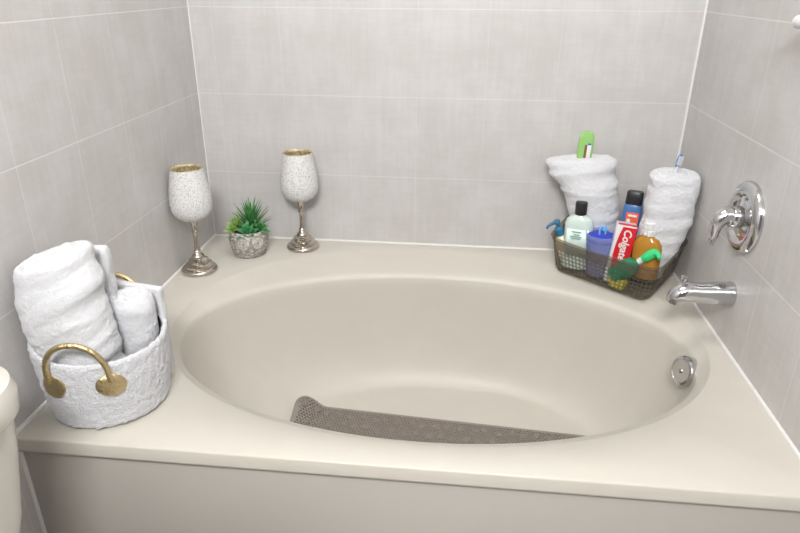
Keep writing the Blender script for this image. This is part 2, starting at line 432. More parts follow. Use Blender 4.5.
# ---------------------------------------------------------------- towels
def fbm(v, s): return noise.noise(Vector(v)*s)
def roll_mesh(levels, turns=4.5, seed=0.0, wr=0.0035, nth=150, nz=90, exp=2.2, top_tilt=(0, 0), groove=0.005, slope=-0.12):
    """upright rolled towel: levels of (z, cx, cy, ax, ay); top shows the spiral"""
    bm = bmesh.new()
    L = sorted(levels)
    def at(z):
        for a, b in zip(L, L[1:]):
            if z <= b[0]:
                k = (z-a[0])/(b[0]-a[0]); k = k*k*(3-2*k); return [a[i]+(b[i]-a[i])*k for i in range(1, 5)]
        return list(L[-1][1:])
    zt, zb = L[-1][0], L[0][0]; rings = []
    def pt(th, rr, z, cfg, push=0):
        cx, cy, ax, ay = cfg
        x, y = superell(th, ax, ay, exp)
        return (cx+x*rr, cy+y*rr, z + top_tilt[0]*(x*rr) + top_tilt[1]*(y*rr))
    for k in range(nz+1):
        s = k/nz; z = zb+(zt-zb)*s; cfg = at(z)
        ring = []
        for i in range(nth):
            th = 2*pi*i/nth; c_, s_ = cos(th), sin(th)
            zz = z + slope*c_*cfg[2] + 0.006*fbm((c_*1.3, s_*1.3+seed, z*9), 1.0)
            w = fbm((c_*0.45+seed, s_*0.45, zz*34), 1.0)
            w = w - 0.9*max(0.0, 0.16-abs(w))                     # creases between soft folds
            w2 = fbm((c_*1.6, s_*1.6+seed, zz*60), 1.0)
            base = 1 + (wr*2.0*w + wr*0.55*w2)/max(cfg[2], 0.02)
            edge = max(0, (s-0.94)/0.06); base *= 1-0.10*edge**2.2
            ring.append(pt(th, base, z, cfg))
        rings.append(ring)
    cfg = at(zt)
    nr = 34
    for k in range(1, nr):
        rr = 0.90*(1-k/nr); ring = []
        for i in range(nth):
            th = 2*pi*i/nth
            ph = (rr*turns - th/(2*pi)) % 1.0
            g = -groove*max(0, 1-min(ph, 1-ph)/0.16)
            lift = 0.004*(1-(rr/0.9)**6) + 0.003*fbm((cos(th)*rr*3+seed, sin(th)*rr*3, 1), 1.5)
            x = list(pt(th, rr, zt+lift+g, cfg)); ring.append(tuple(x))
        rings.append(ring)
    add_rings(bm, rings)
    return bm
def fuzz(o, size=0.004, strength=0.0025):
    tx = bpy.data.textures.new('fuzz', 'CLOUDS'); tx.noise_scale = size; tx.noise_depth = 1
    d = o.modifiers.new('fuzz', 'DISPLACE'); d.texture = tx; d.strength = strength; d.mid_level = 0.5; d.texture_coords = 'LOCAL'
def folded_mesh(w, d, h, layers, seed=0.0, nx=44, nz=70):
    """flat folded towel standing upright: layered edges at the sides, rounded top"""
    bm = bmesh.new(); rings = []
    for k in range(nz+1):
        s = k/nz; z = h*s
        e = max(0, (s-0.965)/0.035); sh = math.sqrt(max(0.0, 1-e*e*0.95))
        ring = []
        hx, hy = w/2*(1-0.05*e*e), d/2*sh
        for x, y in rrect(hx, hy, min(hy*0.9, 0.012), 6):
            dd = 0.0022*fbm((x*40+seed, y*30, z*30), 1.0)
            lay = 0.0012*sin(y/d*layers*2*pi) if abs(x) > hx*0.9 else 0
            ring.append((x+dd+(lay if x > 0 else -lay), y+0.003*fbm((x*14, seed, z*20), 1), z+0.004*fbm((x*20, y*20, seed), 1)*s))
        # subdivide long sides
        full = []
        for a, b in zip(ring, ring[1:]+ring[:1]):
            full.append(a)
            if abs(a[0]-b[0]) > w*0.3:
                for q in range(1, nx): full.append(tuple(a[i]+(b[i]-a[i])*q/nx + (0.0025*fbm((a[0]+(b[0]-a[0])*q/nx, a[1], z), 28) if i == 1 else 0) for i in range(3)))
        rings.append(full)
    add_rings(bm, rings)
    return bm

# ---------------------------------------------------------------- white fleece basket with gold handles
BX, BY = 0.131, -0.950
def cyl_wall(bm, prof_out, n=220):
    add_rings(bm, [[(rr*cos(2*pi*i/n), rr*sin(2*pi*i/n), z + dz*cos(2*pi*i/n - 2.6)) for i in range(n)] for rr, z, dz in prof_out], cap0=True, cap1=False)
tb = thing('storage_basket', 'round white fleece basket with two gold handles on the left deck corner', 'basket', (BX, BY, 0.0))
bm = bmesh.new()
prof = [(0.100, 0.002, 0), (0.110, 0.002, 0), (0.117, 0.008, 0)]
prof += [(0.1170+0.0135*(k/26)+0.0020*sin(k/26*pi), 0.008+0.151*k/26, 0.011*(k/26)) for k in range(1, 27)]
prof += [(0.1295, 0.165, 0.011), (0.1255, 0.1685, 0.011), (0.121, 0.165, 0.011), (0.1195, 0.155, 0.011), (0.119, 0.148, 0.011)]
cyl_wall(bm, prof)
o = obj('basket_body', bm, M['fleece'], tb, sharp=180); fuzz(o, 0.009, 0.0060); fuzz(o, 0.004, 0.003)
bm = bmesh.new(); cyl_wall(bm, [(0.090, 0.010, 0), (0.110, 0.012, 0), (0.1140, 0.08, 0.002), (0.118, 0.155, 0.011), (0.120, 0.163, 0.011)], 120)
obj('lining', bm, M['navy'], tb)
def leaf_pad(ang, z, tilt, parent):
    """hammered leaf-shaped plate that follows the basket wall"""
    bm = bmesh.new(); rings = []
    n = 30; rr = 0.1275
    for lift, sc_ in ((-0.003, 1.0), (0.0035, 1.0), (0.0058, 0.86), (0.0064, 0.5), (0.0066, 0.1)):
        ring = []
        for i in range(n):
            a = 2*pi*i/n
            px = 0.0275*cos(a)*(1-0.28*sin(a)*0.5); pz = 0.020*sin(a) if sin(a) > 0 else 0.028*sin(a)
            px, pz = sc_*(px*cos(tilt)-pz*sin(tilt)), sc_*(px*sin(tilt)+pz*cos(tilt))
            th = ang + px/rr
            ring.append(((rr+lift)*cos(th), (rr+lift)*sin(th), z+pz))
        rings.append(ring)
    add_rings(bm, rings); obj('handle_pad', bm, M['brass'], parent)
def basket_handle(a0, a1, z0, top, lean):
    P0 = Vector((cos(a0), sin(a0), 0))*0.134; P1 = Vector((cos(a1), sin(a1), 0))*0.134
    mid = (P0+P1)/2; outw = Vector((cos((a0+a1)/2), sin((a0+a1)/2), 0))
    pts = []
    for k in range(13):
        s = k/12; q = P0.lerp(P1, 0.5-0.5*cos(pi*s))
        hh = sin(pi*s)**0.75
        pts.append((q.x+outw.x*lean*hh, q.y+outw.y*lean*hh, z0+(top-z0)*hh))
    bm = bmesh.new(); add_tube(bm, pts, [0.0058]*13, 16, 4)
    h = obj('handle', bm, M['brass'], tb)
    leaf_pad(a0, z0-0.008, 0.35, h); leaf_pad(a1, z0-0.008, -0.35, h)
basket_handle(radians(-106), radians(-55), 0.122, 0.210, 0.014)
basket_handle(radians(128), radians(72), 0.118, 0.233, 0.006)

tw = obj('rolled_towel', roll_mesh([(0.016, 0.124, -0.992, 0.064, 0.054), (0.10, 0.117, -0.993, 0.071, 0.059), (0.17, 0.107, -0.993, 0.079, 0.063), (0.26, 0.095, -0.991, 0.082, 0.066), (0.346, 0.092, -0.988, 0.074, 0.062)],
    turns=2.0, seed=1.3, wr=0.0034, top_tilt=(0.30, 0.06), groove=0.005, slope=-0.22), M['towel'], sharp=180)
tag(tw, 'tall thick white rolled bath towel at the front of the fleece basket', 'towel'); fuzz(tw, 0.005, 0.0040)
o = obj('folded_towel', folded_mesh(0.095, 0.030, 0.316, 4, 2.0), M['towel'], sharp=180); fuzz(o, 0.004, 0.0015)
o.location = (0.106, -0.902, 0.018); tag(o, 'white folded towel standing upright behind the tall rolled towel', 'towel')
o = obj('rolled_hand_towel', roll_mesh([(0.016, 0.190, -0.905, 0.036, 0.036), (0.10, 0.187, -0.905, 0.044, 0.039), (0.20, 0.183, -0.903, 0.047, 0.040), (0.226, 0.182, -0.901, 0.045, 0.038)],
    turns=2.4, seed=5.1, wr=0.0018, nth=110, nz=60, groove=0.004), M['towel'], sharp=180)
tag(o, 'short white rolled hand towel at the right side of the fleece basket', 'towel'); fuzz(o, 0.005, 0.003)
o = obj('folded_washcloth', folded_mesh(0.120, 0.020, 0.208, 3, 8.0), M['towel'], sharp=180); fuzz(o, 0.004, 0.001)
o.location = (0.172, -0.850, 0.020); o.rotation_euler = (0, 0, radians(-10))
tag(o, 'smooth white folded washcloth behind the short rolled hand towel', 'towel')

# ---------------------------------------------------------------- candle holders
def make_candle():
    t = thing('candle_holder', 'white speckled goblet candle holder by the left wall', 'candle holder', (0.0605, -0.292, 0), group=None)
    bm = bmesh.new()
    add_lathe(bm, [(0.050, 0.0), (0.0545, 0.002), (0.0545, 0.008), (0.052, 0.012), (0.045, 0.0145), (0.042, 0.0155), (0.0425, 0.018), (0.041, 0.0245), (0.033, 0.0275), (0.0305, 0.0285), (0.031, 0.031), (0.0295, 0.0385), (0.0215, 0.0425), (0.0195, 0.0435), (0.0200, 0.046), (0.0175, 0.0535), (0.012, 0.0575), (0.0095, 0.064)], 64)
    obj('base', bm, M['nickel'], t)
    bm = bmesh.new()
    add_lathe(bm, [(0.0105, 0.060), (0.0112, 0.066), (0.0085, 0.070), (0.0070, 0.085), (0.0062, 0.110), (0.0066, 0.123), (0.0088, 0.126), (0.0095, 0.130), (0.0088, 0.134), (0.0072, 0.137),
                   (0.0095, 0.150), (0.0140, 0.166), (0.0170, 0.172)], 32)
    obj('stem', bm, M['nickel'], t)
    out = [(0.016, 0.1665), (0.032, 0.1695), (0.046, 0.178), (0.0555, 0.191), (0.0600, 0.206), (0.0612, 0.221), (0.0600, 0.242), (0.0567, 0.267), (0.0525, 0.292), (0.0480, 0.315), (0.0465, 0.3245)]
    inn = [(r_-0.0022, z_+0.002) for r_, z_ in out[::-1]]
    bm = bmesh.new(); add_lathe(bm, out, 72, cap0=True, cap1=False); obj('mosaic_bowl', bm, M['mosaic'], t, sharp=180)
    bm = bmesh.new(); add_lathe(bm, [(0.0465, 0.3245), (0.0458, 0.3262)]+inn, 72, cap0=False); obj('bowl_lining', bm, M['gold_inside'], t, sharp=180)
    return t
candle = make_candle()
candle['label'] = 'silver candle goblet with white speckled bowl by the left wall, left of the owl pot'
dup(candle, (0.334, -0.071, 0), (0, 0, 1.3), 'silver candle goblet with white speckled bowl at the back wall, right of the owl pot')
for o in [q for q in C.objects if q.name.startswith('candle_holder')]: o['group'] = 'mosaic candle goblets'

# ---------------------------------------------------------------- owl planter with succulents
M['concrete'] = mat('concrete', rough=0.85); n = N(M['concrete']); co = n.coord()
vv = n.new('ShaderNodeTexVoronoi', feature='F1'); vv.inputs['Scale'].default_value = 95; n.link(n.scale(co, (1, 1, 1.5)), vv.inputs['Vector'])
gr = n.noise(co, 70, 4)
wear = n.math('ADD', n.math('MULTIPLY', n.math('SUBTRACT', 0.6, vv.outputs['Distance']), 0.8), n.math('MULTIPLY', gr, 0.6))
n.color(n.mix(n.ramp(wear, 0.25, 0.62), (0.27, 0.25, 0.225), (0.56, 0.54, 0.51)))
n.bump(wear, 0.8, 0.003)
M['concrete_light'] = mat('concrete_light', (0.62, 0.61, 0.58), 0.85)
M['concrete_grey'] = mat('concrete_grey', (0.33, 0.31, 0.285), 0.85)
nn = N(M['concrete_light']); nn.color(nn.mix(nn.ramp(nn.noise(nn.coord(), 120, 3), 0.4, 0.62), (0.40, 0.38, 0.35), (0.62, 0.61, 0.58)))
M['soil'] = mat('soil', (0.05, 0.06, 0.03), 0.95)
def leafmat(name, a, b):
    mt = mat(name, a, 0.42); n = N(mt); n.color(n.mix(n.ramp(n.noise(n.coord(), 60, 2), 0.35, 0.65), a, b)); return mt
M['leaf_dark'] = leafmat('leaf_dark', (0.035, 0.16, 0.045), (0.08, 0.27, 0.07))
M['leaf_mid'] = leafmat('leaf_mid', (0.04, 0.20, 0.08), (0.09, 0.32, 0.12))
M['leaf_lime'] = leafmat('leaf_lime', (0.20, 0.36, 0.07), (0.34, 0.50, 0.14))
PX, PY, face = 0.173, -0.143, radians(-66)
t = thing('potted_succulent', 'small grey owl-faced pot with green artificial succulents between the two candle goblets', 'potted plant', (PX, PY, 0), (0, 0, 0))
bm = bmesh.new()
def pot_r(z):
    pr = [(0.044, 0.0), (0.050, 0.004), (0.0555, 0.018), (0.0605, 0.038), (0.0630, 0.058), (0.0625, 0.074), (0.0610, 0.086)]
    for a, b in zip(pr, pr[1:]):
        if z <= b[1]: return a[0]+(b[0]-a[0])*(z-a[1])/(b[1]-a[1])
    return pr[-1][0]
add_lathe(bm, [(0.040, 0), (0.044, 0.0)] + [(pot_r(z/1000), z/1000) for z in range(4, 87, 6)] + [(0.0605, 0.089), (0.057, 0.090), (0.0545, 0.086), (0.053, 0.074), (0.02, 0.073)], 72)
pot = obj('owl_pot', bm, M['concrete'], t)
def on_pot(du, z, lift):
    a = face + du/0.062; rr = pot_r(z)+lift; return Vector((rr*cos(a), rr*sin(a), z))
def pot_ring(du, z, R, rad, name, mt, squash=1.0):
    bm = bmesh.new(); pts = [on_pot(du+R*cos(2*pi*k/28), z+R*squash*sin(2*pi*k/28), 0.0005) for k in range(29)]
    add_tube(bm, pts, [rad]*29, 8, sm=False); return obj(name, bm, mt, pot)
def pot_disc(du, z, R, lift, name, mt, pw=1.0):
    bm = bmesh.new(); rings = []
    for sc_, lf in ((1, -0.001), (0.95, lift*0.6), (0.6, lift), (0.1, lift*1.15)):
        rings.append([on_pot(du+R*sc_*cos(2*pi*k/24), z+R*pw*sc_*sin(2*pi*k/24), lf) for k in range(24)])
    add_rings(bm, rings); return obj(name, bm, mt, pot)
for s_ in (-1, 1):
    pot_disc(s_*0.0240, 0.056, 0.0200, 0.0012, 'eye_disc', M['concrete_light'])
    pot_ring(s_*0.0240, 0.056, 0.0210, 0.0024, 'eye_ring', M['concrete_grey'])
    pot_ring(s_*0.0240, 0.056, 0.0120, 0.0013, 'iris_ring', M['concrete_grey'])
    pot_disc(s_*0.0225, 0.057, 0.0055, 0.0032, 'pupil', M['concrete_grey'])
    bm = bmesh.new(); add_tube(bm, [on_pot(s_*q[0], q[1], 0.001) for q in ((0.003, 0.055), (0.006, 0.068), (0.013, 0.079), (0.026, 0.085), (0.040, 0.084))], [0.0016, 0.0024, 0.0026, 0.0022, 0.0012], 8)
    obj('brow', bm, M['concrete_light'], pot)
pot_disc(0.0, 0.049, 0.0050, 0.0045, 'beak', M['concrete_grey'], 1.7)
bm = bmesh.new(); add_lathe(bm, [(0.0535, 0.074), (0.050, 0.081), (0.035, 0.086), (0.01, 0.088)], 40); obj('soil', bm, M['soil'], t)
def leaf(bm, base, d, up, ln, wd, th, curve, tip=0.0, ns=7):
    """one tapered succulent leaf: direction d, up vector, curving up"""
    d = d.normalized(); s = d.cross(up).normalized(); nrm = s.cross(d).normalized(); rings = []
    for k in range(ns+1):
        q = k/ns; c = base + d*ln*q + nrm*curve*ln*q*q
        w = wd*(0.55+0.9*q)*(1-q**2.6)**0.8 if tip == 0 else wd*(1-q)**0.7*(0.8+0.35*q)
        w = max(w, 0.0004); h = th*(1-q*0.85)
        rings.append([c + s*w*cos(a) + nrm*h*sin(a) for a in (0, pi/4, pi/2, 3*pi/4, pi, 5*pi/4, 3*pi/2, 7*pi/4)])
    add_rings(bm, rings)
def rosette(name, cen, axis, n_leaves, ln, wd, mt, spiky=False):
    bm = bmesh.new(); axis = Vector(axis).normalized(); q = axis.to_track_quat('Z', 'Y')
    for k in range(n_leaves):
        a = k*2.39996; s = k/(n_leaves-1)
        el = radians(82 - 78*s) if not spiky else radians(86-58*s)
        L_ = ln*(0.45+0.55*s) if not spiky else ln*(1.0-0.35*s)*random.uniform(.82, 1.05)
        d = q @ Vector((cos(a)*cos(el), sin(a)*cos(el), sin(el)))
        leaf(bm, Vector(cen)+d*0.002, d, axis, L_, wd*(0.6+0.4*s) if not spiky else wd, 0.0026 if not spiky else 0.0022, 0.25 if not spiky else -0.12, 1.0 if spiky else 0.0)
    return obj(name, bm, mt, t, sharp=70)
rosette('spiky_leaves', (0.006, 0.008, 0.080), (0.05, 0.1, 1), 46, 0.112, 0.0082, M['leaf_dark'], True)
rosette('lime_rosette', (-0.033, -0.020, 0.092), (-0.55, -0.55, 0.8), 24, 0.040, 0.0078, M['leaf_lime'])
rosette('spiky_tuft', (-0.020, 0.002, 0.084), (-0.4, 0.0, 1), 14, 0.066, 0.0052, M['leaf_lime'], True)
rosette('centre_rosette', (0.010, -0.036, 0.090), (0.08, -0.7, 0.75), 22, 0.038, 0.0085, M['leaf_mid'])
rosette('right_rosette', (0.042, -0.014, 0.092), (0.6, -0.45, 0.75), 20, 0.036, 0.0072, M['leaf_dark'])

# ---------------------------------------------------------------- smoky plastic caddy and what it holds
M['smoke'] = bpy.data.materials.new('smoke'); M['smoke'].use_nodes = True
nt_ = M['smoke'].node_tree; pb = nt_.nodes['Principled BSDF']; pb.inputs['Base Color'].default_value = (0.20, 0.185, 0.16, 1); pb.inputs['Roughness'].default_value = 0.3
tr = nt_.nodes.new('ShaderNodeBsdfTransparent'); tr.inputs[0].default_value = (0.80, 0.78, 0.74, 1)
mx = nt_.nodes.new('ShaderNodeMixShader'); mx.inputs[0].default_value = 0.22
nt_.links.new(tr.outputs[0], mx.inputs[1]); nt_.links.new(pb.outputs[0], mx.inputs[2]); nt_.links.new(mx.outputs[0], nt_.nodes['Material Output'].inputs[0])
def clearmat(name, col, alpha, rough=0.1):
    mt = bpy.data.materials.new(name); mt.use_nodes = True; t_ = mt.node_tree; b = t_.nodes['Principled BSDF']
    b.inputs['Base Color'].default_value = (*col, 1); b.inputs['Roughness'].default_value = rough
    tr = t_.nodes.new('ShaderNodeBsdfTransparent'); tr.inputs[0].default_value = (*[c**0.5 for c in col], 1)
    mx = t_.nodes.new('ShaderNodeMixShader'); mx.inputs[0].default_value = alpha
    t_.links.new(tr.outputs[0], mx.inputs[1]); t_.links.new(b.outputs[0], mx.inputs[2]); t_.links.new(mx.outputs[0], t_.nodes['Material Output'].inputs[0])
    return mt
KA, KB, KC, KD = Vector((1.160, -0.150)), Vector((1.396, -0.352)), Vector((1.513, -0.196)), Vector((1.232, -0.018))
def kz(x, y):                       # the caddy tips forward: its back rides up on the deck corner
    e1 = (KB-KA).normalized(); nrm = Vector((-e1.y, e1.x)); return -0.006 + 0.19*max(-0.02, (Vector((x, y))-KA).dot(nrm))
def kpath(rad=0.028, n=8):
    P = [KA, KB, KC, KD]; out = []
    for i in range(4):
        p_, c_, q_ = P[i-1], P[i], P[(i+1) % 4]
        a = (p_-c_).normalized(); b = (q_-c_).normalized(); half = a.angle(b)/2
        tl = rad/math.tan(half); s0 = c_+a*tl; s1 = c_+b*tl; cen = c_+(a+b).normalized()*rad/math.sin(half)
        for k in range(n+1):
            w = k/n; v = (s0-cen).lerp(s1-cen, w); out.append(cen+v.normalized()*rad)
    return out
KP = kpath(); KCEN = (KA+KB+KC+KD)/4
seg = [(KP[(i+1) % len(KP)]-KP[i]).length for i in range(len(KP))]; KLEN = sum(seg)
def kper(s):
    s = (s % 1.0)*KLEN; i = 0
    while s > seg[i] and i < len(seg)-1: s -= seg[i]; i += 1
    return KP[i].lerp(KP[(i+1) % len(KP)], s/seg[i])
KH = 0.118
def kpt(s, h, off=0.0):
    q = kper(s); d = (q-KCEN).normalized(); fl = 0.022*h/KH + off; q2 = q+d*fl
    x, y = q2; x = min(x, W-0.004); y = min(y, -0.004)
    return Vector((x, y, kz(q.x, q.y)+h))
kd = thing('plastic_caddy', 'smoky grey perforated plastic caddy full of toiletries in the back right corner', 'basket', (0, 0, 0))
bm = bmesh.new(); NU, NV = 76, 7; cv = {}
def kv(i, j):
    key = (i % NU, j)
    if key not in cv: cv[key] = bm.verts.new(kpt(key[0]/NU, 0.012+0.090*j/NV))
    return cv[key]
for i in range(NU):
    for j in range(NV):
        a, b, c, d = kv(i, j), kv(i+1, j), kv(i+1, j+1), kv(i, j+1)
        if j >= NV-2: bm.faces.new((a, b, c, d)); continue
        cs, ch = (i+0.5)/NU, 0.012+0.090*(j+0.5)/NV
        hole = [bm.verts.new(kpt(cs+0.36/NU*cos(q*pi/4+pi/8)*1.08, ch+0.090/NV*0.36*sin(q*pi/4+pi/8)*1.08)) for q in range(8)]
        # hole verts run ccw from angle 22.5
        bm.faces.new((b, c, hole[0], hole[7])); bm.faces.new((c, hole[1], hole[0]))
        bm.faces.new((c, d, hole[2], hole[1])); bm.faces.new((d, hole[3], hole[2]))
        bm.faces.new((d, a, hole[4], hole[3])); bm.faces.new((a, hole[5], hole[4]))
        bm.faces.new((a, b, hole[6], hole[5])); bm.faces.new((b, hole[7], hole[6]))
o = obj('side_wall', bm, M['smoke'], kd, smooth=False); sm_ = o.modifiers.new('thick', 'SOLIDIFY'); sm_.thickness = 0.0022; sm_.offset = 0
bm = bmesh.new(); n_ = 120
add_rings(bm, [[kpt(i/n_, hh, of) for i in range(n_)] for hh, of in ((0.100, 0.000), (0.101, 0.003), (0.112, 0.0065), (0.114, 0.004), (0.112, 0.000), (0.100, -0.002))]
          + [[kpt(i/n_, 0.100, 0.0) for i in range(n_)]], cap0=False, cap1=False)
obj('rim', bm, M['smoke'], kd)
bm = bmesh.new()
add_rings(bm, [[kpt(i/n_, hh, of) for i in range(n_)] for hh, of in ((0.0, -0.012), (0.002, -0.003), (0.012, 0.0), (0.012, -0.002), (0.004, -0.006), (0.003, -0.014))])
obj('bottom', bm, M['smoke'], kd)

def leanrot(dx, dy):
    """rotation that leans local z towards (dx, dy, 1)"""
    return Vector((dx, dy, 1)).to_track_quat('Z', 'Y').to_euler()
def stand(o, x, y, lean=(0, 0), rz=0.0, up=0.006):
    o.location = (x, y, kz(x, y)+up)
    mtx = Vector((lean[0], lean[1], 1)).normalized()
    q = Vector((0, 0, 1)).rotation_difference(mtx)
    o.rotation_euler = (q.to_matrix() @ Matrix.Rotation(rz, 3, 'Z')).to_euler()
# the two rolled towels
o = obj('rolled_towel', roll_mesh([(0.022, 1.292, -0.106, 0.050, 0.046), (0.10, 1.285, -0.100, 0.060, 0.052), (0.15, 1.272, -0.094, 0.074, 0.056), (0.20, 1.262, -0.092, 0.078, 0.058), (0.235, 1.255, -0.090, 0.079, 0.060), (0.25, 1.246, -0.086, 0.084, 0.058), (0.30, 1.222, -0.080, 0.098, 0.056), (0.336, 1.212, -0.076, 0.107, 0.050)],
    turns=2.2, seed=3.7, wr=0.0027, exp=2.1, top_tilt=(0.07, 0.0)), M['towel'], sharp=180)
tag(o, 'white rolled towel flaring at the top, at the left back of the grey caddy', 'towel'); fuzz(o, 0.005, 0.0034)
o = obj('rolled_towel', roll_mesh([(0.036, 1.418, -0.232, 0.042, 0.038), (0.12, 1.432, -0.232, 0.060, 0.048), (0.20, 1.446, -0.232, 0.066, 0.052), (0.26, 1.448, -0.228, 0.066, 0.052), (0.338, 1.450, -0.224, 0.066, 0.050)],
    turns=2.0, seed=9.2, wr=0.0024, exp=2.6, top_tilt=(0.0, 0.08)), M['towel'], sharp=180)
tag(o, 'white rolled towel standing in the right side of the grey caddy, against the right wall', 'towel'); fuzz(o, 0.005, 0.0034)

# pump bottle
M['cream_plastic'] = mat('cream_plastic', (0.78, 0.70, 0.50), 0.3); M['teal'] = mat('teal_plastic', (0.035, 0.16, 0.27), 0.35)
t = thing('soap_pump_bottle', 'cream soap bottle with teal blue pump leaning in the left end of the caddy', 'bottle')
bm = bmesh.new(); add_lathe(bm, [(0.020, 0.0), (0.024, 0.003), (0.0245, 0.075), (0.022, 0.088), (0.012, 0.098), (0.011, 0.104)], 32); obj('bottle_body', bm, M['cream_plastic'], t)
bm = bmesh.new(); add_lathe(bm, [(0.0145, 0.100), (0.0145, 0.122), (0.011, 0.126), (0.006, 0.128), (0.0055, 0.137), (0.0105, 0.139), (0.0105, 0.147), (0.008, 0.150)], 28)
add_tube(bm, [(0, 0, 0.144), (-0.014, 0, 0.145), (-0.030, 0, 0.143), (-0.036, 0, 0.136)], [0.0055, 0.0052, 0.0045, 0.0035], 12)
obj('pump', bm, M['teal'], t)
stand(t, 1.210, -0.118, (-0.40, -0.02), 0.35)

# mint shampoo bottle with black cap
M['mint'] = clearmat('mint_liquid', (0.70, 0.82, 0.76), 0.82, 0.15); M['black'] = mat('black_plastic', (0.015, 0.015, 0.017), 0.35)
M['label'] = mat('pale_label', (0.66, 0.79, 0.73), 0.4); M['label_ink'] = mat('label_ink', (0.26, 0.42, 0.36), 0.6)
t = thing('shampoo_bottle', 'pale mint clear shampoo bottle with black cap at the left front of the caddy', 'bottle')
bm = bmesh.new(); rings = []
for z, a, b in ((0, .034, .018), (.003, .038, .021), (.10, .038, .022), (.140, .0375, .0215), (.153, .034, .020), (.162, .026, .017), (.168, .014, .013), (.174, .0115, .0115)):
    rings.append([(*superell(2*pi*i/40, a, b, 2.4), z) for i in range(40)])
add_rings(bm, rings); obj('bottle_body', bm, M['mint'], t)
bm = bmesh.new(); add_lathe(bm, [(0.0150, 0.170), (0.0155, 0.172), (0.0155, 0.204), (0.0145, 0.207), (0.010, 0.208)], 32); obj('cap', bm, M['black'], t)
bm = bmesh.new(); add_rings(bm, [[(0.030*x, -0.0165 - 0.0062*math.sqrt(max(0, 1-(x*0.7)**2)) + e_, z) for x in [q/8-1 for q in range(17)]] for z, e_ in ((0.045, 0), (0.130, 0))], close=False, cap0=False, cap1=False)
lb = obj('label', bm, M['label'], t); s_ = lb.modifiers.new('thick', 'SOLIDIFY'); s_.thickness = 0.0006
for z_, w_ in ((0.122, 0.016), (0.113, 0.010), (0.107, 0.019), (0.101, 0.015)):
    bm = bmesh.new(); add_box(bm, (-w_, -0.0242, z_-0.0016), (w_*0.6, -0.0222, z_+0.0016)); obj('label_print', bm, M['label_ink'], lb)
t.scale = (1.13, 1.1, 1.04); stand(t, 1.224, -0.146, (-0.02, -0.02), -0.3, up=0.004)

# blue cup
M['blue_gel'] = clearmat('blue_gel', (0.06, 0.10, 0.75), 0.55, 0.08); M['clear_cup'] = clearmat('clear_cup', (0.62, 0.68, 0.86), 0.25, 0.05)
M['light_blue'] = mat('light_blue', (0.16, 0.45, 0.85), 0.3); M['pink'] = clearmat('pink_liquid', (0.75, 0.33, 0.36), 0.7)
M['purple'] = mat('purple_plastic', (0.19, 0.05, 0.30), 0.4)
t = thing('tumbler', 'clear cup holding blue gel with a pale blue loop, left of the toothpaste box', 'cup')
bm = bmesh.new(); add_lathe(bm, [(0.028, 0.0), (0.031, 0.002), (0.0425, 0.128), (0.0430, 0.131), (0.0418, 0.131), (0.0405, 0.126), (0.030, 0.006)], 48); obj('cup_wall', bm, M['clear_cup'], t)
bm = bmesh.new(); add_lathe(bm, [(0.034, 0.072), (0.0395, 0.112), (0.0400, 0.122), (0.034, 0.126), (0.01, 0.127)], 40); obj('blue_gel', bm, M['blue_gel'], t)
bm = bmesh.new(); add_lathe(bm, [(0.0295, 0.034), (0.0335, 0.0715), (0.01, 0.0717)], 40); obj('pink_layer', bm, M['pink'], t)
bm = bmesh.new(); add_lathe(bm, [(0.0275, 0.006), (0.0292, 0.0335), (0.01, 0.0337)], 40); obj('purple_layer', bm, M['purple'], t)
bm = bmesh.new(); add_tube(bm, [(-0.006, 0, 0.120), (-0.007, 0, 0.142), (-0.004, 0, 0.151), (0.002, 0, 0.148), (0.004, 0, 0.138), (0.006, 0, 0.150), (0.010, 0, 0.146), (0.010, 0, 0.120)], [0.0028]*8, 10); obj('loop', bm, M['light_blue'], t)
t.scale = (1.07, 1.07, 1.03); stand(t, 1.283, -0.192, (-0.02, -0.03), 0.2, up=0.004)

# toothpaste box
M['carton'] = mat('carton_white', (0.66, 0.66, 0.67), 0.35); M['red'] = mat('carton_red', (0.62, 0.012, 0.020), 0.32); M['print_white'] = mat('print_white', (0.74, 0.74, 0.74), 0.4)
t = thing('toothpaste_box', 'red and white toothpaste box standing upright in the middle of the caddy', 'box')
bw, bd, bh = 0.056, 0.040, 0.180
bm = bmesh.new(); add_box(bm, (-bw/2, -bd/2, 0), (bw/2, bd/2, bh), 0.0012); obj('carton', bm, M['carton'], t)
bm = bmesh.new(); vs = []
for k in range(21):
    q = k/20; vs.append((-bw/2+0.008+0.010*(2*q-1)**2, bh-0.004-(bh-0.014)*q))
prs = vs + [(bw/2-0.0005, vs[-1][1]), (bw/2-0.0005, vs[0][1])]
add_rings(bm, [[(x, -bd/2-0.0002, z) for x, z in prs], [(x, -bd/2-0.0008, z) for x, z in prs]])
add_box(bm, (bw/2-0.0002, -bd/2, bh-0.174), (bw/2+0.0006, bd/2-0.010, bh-0.004))
add_box(bm, (-bw/2+0.004, -bd/2+0.002, bh-0.0002), (bw/2, bd/2-0.02, bh+0.0006))
rp = obj('red_panel', bm, M['red'], t, smooth=False)
cu = bpy.data.curves.new('lettering', 'FONT'); cu.body = 'Colgate'; cu.size = 0.0305; cu.extrude = 0.0004; cu.shear = 0.18; cu.offset = 0.0007; cu.align_x = 'LEFT'
tmp = bpy.data.objects.new('lettering_source', cu); C.objects.link(tmp); bpy.context.view_layer.update()
me = bpy.data.meshes.new_from_object(tmp.evaluated_get(bpy.context.evaluated_depsgraph_get())); bpy.data.objects.remove(tmp)
me.materials.clear(); me.materials.append(M['print_white'])
le = bpy.data.objects.new('lettering', me); C.objects.link(le); le.parent = rp
